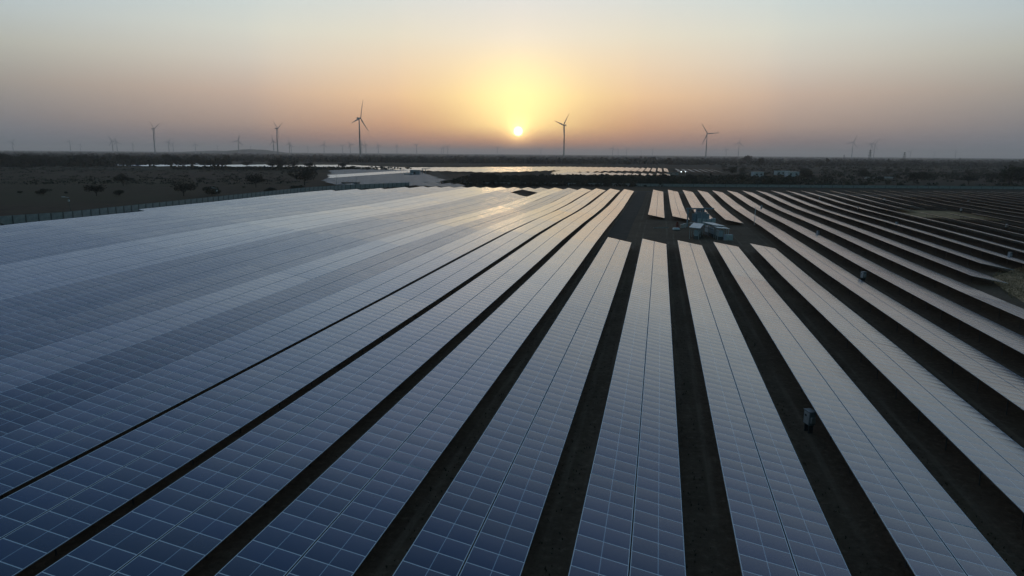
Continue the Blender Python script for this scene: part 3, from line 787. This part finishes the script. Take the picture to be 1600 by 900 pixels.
for k_, px, py, s, lb in [
    ('acacia', 193, 290, 1.0, 'umbrella shaped acacia in the brown field, farthest of the field trees at left'),
    ('acacia', 151, 306, .78, 'rounded bush-like tree in the brown field above the fence'),
    ('bush', 68, 304, .75, 'dark low bush in the brown field, leftmost of all'),
    ('bush', 104, 303, .3, 'very small bush between the leftmost bush and the rounded tree'),
    ('bush', 32, 302, .3, 'tiny bush at the far left of the brown field'),
    ('bush', 186, 306, .75, 'dark low bush just right of the rounded field tree'),
    ('acacia', 287, 306, .92, 'wide dark tree in the brown field near the fence'),
    ('bush', 331, 305, 1.1, 'dark bush next to the pole light with white head'),
    ('acacia', 400, 293, 1.1, 'dark tree in the brown field right of the pole light'),
    ('bush', 424, 304, .9, 'bush close to the fence left of the flat low building'),
    ('acacia', 476, 289, 1.5, 'large dark tree at the right end of the brown field'),
    ('acacia', 484, 281, 1.2, 'tree behind the large dark one at the right end of the field'),
    ('bush', 466, 301, 1.0, 'bush by the fence below the large dark tree'),
    ('bush', 381, 294, .3, 'tiny bush left of the dark tree right of the pole light'),
    ('bush', 170, 285, .5, 'small bush left of the umbrella shaped acacia')]:
    tree(k_, at(px, py), s * 1.2, lb, GF)
# trees beyond the field, in front of the far pale rows
for i, (px, py, s) in enumerate([(301, 261, 1.1), (333, 261, 1.7), (348, 262, 1.6), (386, 262, 1.6), (435, 264, 2.2), (426, 263, 1.5), (458, 264, 1.8), (440, 264, 1.6), (484, 265, 1.5), (502, 264.5, 1.0), (516, 264, 1.1),
                                 (537, 264, 1.5), (551, 263, 1.1), (560, 265, 1.2), (575, 265, 1.2), (590, 264.5, 1.0), (596, 264, 1.1), (610, 264.5, .9)]):
    tree('bush' if s < 1.4 else 'acacia', at(px, py), s, f'dark tree beyond the brown field, {ORD[i + 1]} from the left along the pale far rows', 'trees in front of the far pale rows')
def scatter(n_, poly_fn, kinds, smin, smax, label, group):
    for _ in range(n_):
        px, py = poly_fn()
        while 1170 < px < 1250 and 273 < py < 284 or 1040 < px < 1078: px, py = poly_fn()
        tree(kinds[int(rng.integers(0, len(kinds)))], at(px, py), float(rng.uniform(smin, smax)), label, group)
def hump(x_): return 268 + 1.2 * math.sin(x_ / 37.) + (x_ > 980) * 1.5
# nothing tells these scrub trees apart but where they grow
def pick(x0_, x1_, f0, f1):
    def g_():
        x_ = float(rng.uniform(x0_, x1_)); return x_, float(rng.uniform(f0(x_), f1(x_)))
    return g_
scatter(26, pick(-10, 95, lambda q: 255, lambda q: 261), ['tree'], 1.1, 1.8, 'tall dark tree of the wood at the left edge beyond the brown field', 'trees of the wood at the left edge')
scatter(26, pick(95, 330, lambda q: 254, lambda q: 260), ['tree', 'acacia'], 1.2, 2.1, 'dark tree of the thinning wood behind the brown field', 'trees behind the brown field')
scatter(70, pick(725, 1180, lambda q: 280, lambda q: 290.5), ['bush', 'bush', 'acacia', 'bush'], .7, 1.2, 'dark shrub of the thicket beyond the far end of the solar rows', 'shrubs of the thicket behind the rows')
scatter(46, pick(1120, 1620, lambda q: 262, lambda q: 288), ['bush', 'acacia', 'bush', 'tree'], .6, 1.3, 'scattered dark bush on the scrubland at the right', 'scattered bushes at the right')
for px, py, s, lb in [(1166, 256, 2.7, 'big round dark tree standing above the scrub below the right turbines'), (1186, 262, 2.0, 'round tree right of and below the biggest round one'),
                      (1428, 288, 1.5, 'dark spreading tree in the scrub right of the two large pylons'), (1440, 283, 1.4, 'tree next to the dark spreading tree right of the pylons'),
                      (1513, 288, 1.3, 'dark spreading tree in the scrub towards the right edge'), (1576, 290, 1.9, 'largest dark tree at the right edge beyond the rows'),
                      (1590, 289, 1.6, 'tree touching the right edge beside the largest dark one'), (1262, 283, 1.4, 'dark tree right of the white buildings')]:
    tree('tree' if s > 1.55 else 'acacia', at(px, py), s, lb, 'larger trees of the right scrubland')

# scrub that reads as one mass: low clumps of leaves, denser in belts
def clumps(name, spots, mat_, faces=14):
    """spots: x, y, radius, height"""
    n_ = len(spots); sp = np.array(spots)
    d = rng.normal(size=(n_, faces, 3)); d /= np.linalg.norm(d, axis=2, keepdims=True); d[:, :, 2] = np.abs(d[:, :, 2]); d *= rng.uniform(.45, 1.05, (n_, faces, 1))
    c_ = np.stack([sp[:, 0], sp[:, 1], sp[:, 3] * .12], 1)[:, None, :] + d * np.stack([sp[:, 2], sp[:, 2], sp[:, 3] * .85], 1)[:, None, :]
    a_ = rng.normal(size=(n_, faces, 3)); a_ /= np.linalg.norm(a_, axis=2, keepdims=True)
    b_ = np.cross(a_, rng.normal(size=(n_, faces, 3))); b_ /= np.linalg.norm(b_, axis=2, keepdims=True)
    s_ = (np.minimum(sp[:, 2], sp[:, 3]) * .42)[:, None, None] * rng.uniform(.6, 1.3, (n_, faces, 1))
    V = np.stack([c_ - a_ * s_, c_ + b_ * s_ * .8, c_ + a_ * s_, c_ - b_ * s_ * .8], 2).reshape(-1, 3)
    me = bpy.data.meshes.new(name); nf = n_ * faces
    me.vertices.add(nf * 4); me.vertices.foreach_set('co', V.ravel())
    me.loops.add(nf * 4); me.loops.foreach_set('vertex_index', np.arange(nf * 4)); me.polygons.add(nf)
    me.polygons.foreach_set('loop_start', np.arange(nf) * 4); me.update(calc_edges=True); me.materials.append(mat_)
    return link(name, me)
def houses(px, py): return 1174 < px < 1247 and 273.5 < py < 281 and rng.random() < .8 or 1042 < px < 1075 and 271 < py < 278
def spots_px(n_, fx, fy, rad_, hh, dens=None):
    out_ = []
    while len(out_) < n_:
        px, py = fx(), None; py = fy(px)
        if houses(px, py): continue
        p = at(px, py)
        if dens is not None:
            v_ = .5 + .5 * math.sin(p.x / 70. + 2 * math.sin(p.y / 160.)) * math.cos(p.y / 95. + p.x / 210.)
            if rng.random() > dens + (1 - dens) * v_: continue
        k = float(rng.uniform(.6, 1.4)); out_.append((p.x, p.y, rad_ * k, hh * float(rng.uniform(.5, 1.2) + .9 * rng.random() ** 8)))
    return out_
U_ = lambda a, b: float(rng.uniform(a, b))
M_scrub = leaf_mat('far_scrub_leaves', (.018, .020, .015), (.042, .040, .028))
# out to the horizon
tag(clumps('distant_woodland', spots_px(9000, lambda: U_(-80, 1700), lambda q: hor(q) + 1.6 + 14 * rng.random() ** 1.5, 9, 5.5, .35), M_scrub, 12),
    'far-off scrubland of low trees fading into haze along the horizon', 'scrubland', kind='stuff')
tag(clumps('scrub_thicket', spots_px(4200, lambda: U_(690, 1240), lambda q: U_(max(276.5, 276.5 + (q < 735) * (735 - q) * .28), 291.5), 2.0, 1.7, .5), M_leaf, 16) ,
    'dark thorny thicket behind the far end of the solar rows', 'thicket', kind='stuff')
tag(clumps('right_scrub', spots_px(1900, lambda: U_(1150, 1700), lambda q: 258 + 34 * rng.random() ** 1.5, 2.4, 1.9, .03), M_leaf, 14),
    'low dark scrub scattered over the plain at the right', 'scrub', kind='stuff')
tag(clumps('left_wood', spots_px(1100, lambda: -60 + 420 * rng.random() ** 1.5, lambda q: U_(249, 261) - max(0, q - 200) * .01, 6, 6.5, .5), M_leaf, 16),
    'dark wood beyond the brown field at the left', 'wood', kind='stuff')
tag(clumps('hedge_scrub', spots_px(650, lambda: U_(270, 640), lambda q: 263.5 + (q - 300) * .004 + U_(-.8, 1.6), 3.2, 2.2, .5), M_leaf, 14),
    'dark low hedge between the brown field and the pale far rows', 'hedge', kind='stuff')
tag(clumps('field_scrub', spots_px(1100, lambda: U_(-40, 480), lambda q: 262.5 + 26 * rng.random() ** 2.2, 2.4, .8, .02), M_leaf, 12),
    'sparse low scrub on the brown field', 'scrub', kind='stuff')
tag(clumps('fence_weeds', spots_px(380, lambda: U_(0, 640), lambda q: float(np.interp(q, [0, 250, 400, 540, 640], [355.5, 330.5, 312, 297.8, 293])) + U_(-1.5, .6), .7, .55), M_leaf2, 12),
    'weeds growing along the foot of the fence', 'weeds', kind='stuff')
def mid_belt():
    return spots_px(1500, lambda: U_(330, 1100), lambda q: hor(q) + U_(10.5, 15.5) , 5, 5.2, .6)
tag(clumps('middle_woodland', mid_belt(), M_leaf, 16), 'dark belt of trees behind the far strip of solar rows', 'woodland', kind='stuff')
# dry tufts in the grass patches and in the aisles
def tufts(name, n_, fn, s_, mat_, label, cat):
    V = []; F = []
    for _ in range(n_):
        p = fn(); h_ = s_ * U_(.5, 1.5)
        for _k in range(4):
            a = U_(0, 6.28); dx, dy = math.cos(a), math.sin(a); i = len(V)
            V += [(p.x - dy * .03, p.y + dx * .03, 0), (p.x + dy * .03, p.y - dx * .03, 0), (p.x + dx * h_ * .6, p.y + dy * h_ * .6, h_)]; F.append((i, i + 1, i + 2))
    return tag(MB().add(V, F).build(name, mat_), label, cat, kind='stuff')
M_dry = mat('dry_grass_blades', (.30, .22, .13), .9, 0, .3, 1, spec=.1)
M_dry2 = mat('earth_weeds', (.05, .045, .03), .9, 0, .4, 1, spec=.1)
def in_grass():
    while True:
        a, b = U_(0, 1), U_(0, 1); p = at(1548 + 150 * a, 420 + 50 * b)
        if 420 + 50 * b < 478 - 10 and (1548 + 150 * a) > 1545 + abs(436 - (420 + 50 * b)) * 1.1: return p
tufts('dry_grass', 2600, in_grass, .22, M_dry, 'dry pale grass on the open patch at the right edge', 'grass')
def in_aisle():
    j = int(rng.integers(-4, 8)); v_ = U_(18, 140) ; return uv(U(j) - U_(.1, .31) * P, v_)
tufts('aisle_weeds', 5000, in_aisle, .10, M_dry2, 'sparse dry weeds in the dark aisles between the rows', 'weeds')

# ------------------------------------------------------------------ low hills and haze
def hill(px, dist, w_, h_):
    c_ = Vector(((px - 800) / FPX * dist, dist, 0)); V = []; F = []; n1_, n2_ = 48, 8
    for i in range(n1_ + 1):
        t_ = i / n1_ * 2 - 1
        for j in range(n2_ + 1):
            s_ = j / n2_ * 2 - 1
            zz = h_ * max(0, 1 - t_ * t_) * math.cos(s_ * math.pi / 2) * (.75 + .25 * math.sin(i * .7) + .1 * math.sin(i * 1.9)) - .5
            V.append((c_.x + t_ * w_ / 2, c_.y + s_ * 700, zz))
    for i in range(n1_):
        for j in range(n2_):
            a = i * (n2_ + 1) + j; F.append((a, a + n2_ + 1, a + n2_ + 2, a + 1))
    tag(MB().add(V, F).build('hills', mat('hill_scrub', (.04, .04, .032), 1, 0, .3, .01), None), kind='structure')
hill(402, 6200, 430, 38); hill(350, 7600, 700, 25)
hz = bpy.data.materials.new('dusty_air'); hz.use_nodes = True; N = NT(hz.node_tree); N.n.clear()
o_ = N.n.new('ShaderNodeOutputMaterial'); pv = N.n.new('ShaderNodeVolumePrincipled')
pv.inputs['Color'].default_value = (1., .955, .93, 1); pv.inputs['Density'].default_value = 1.0e-4; pv.inputs['Anisotropy'].default_value = .5
N.l.new(pv.outputs[0], o_.inputs['Volume'])
tag(MB().box((0, 8000, 94.5), (60000, 60000, 191)).build('haze', hz), 'thin dusty haze over the whole plain', 'haze', kind='stuff')
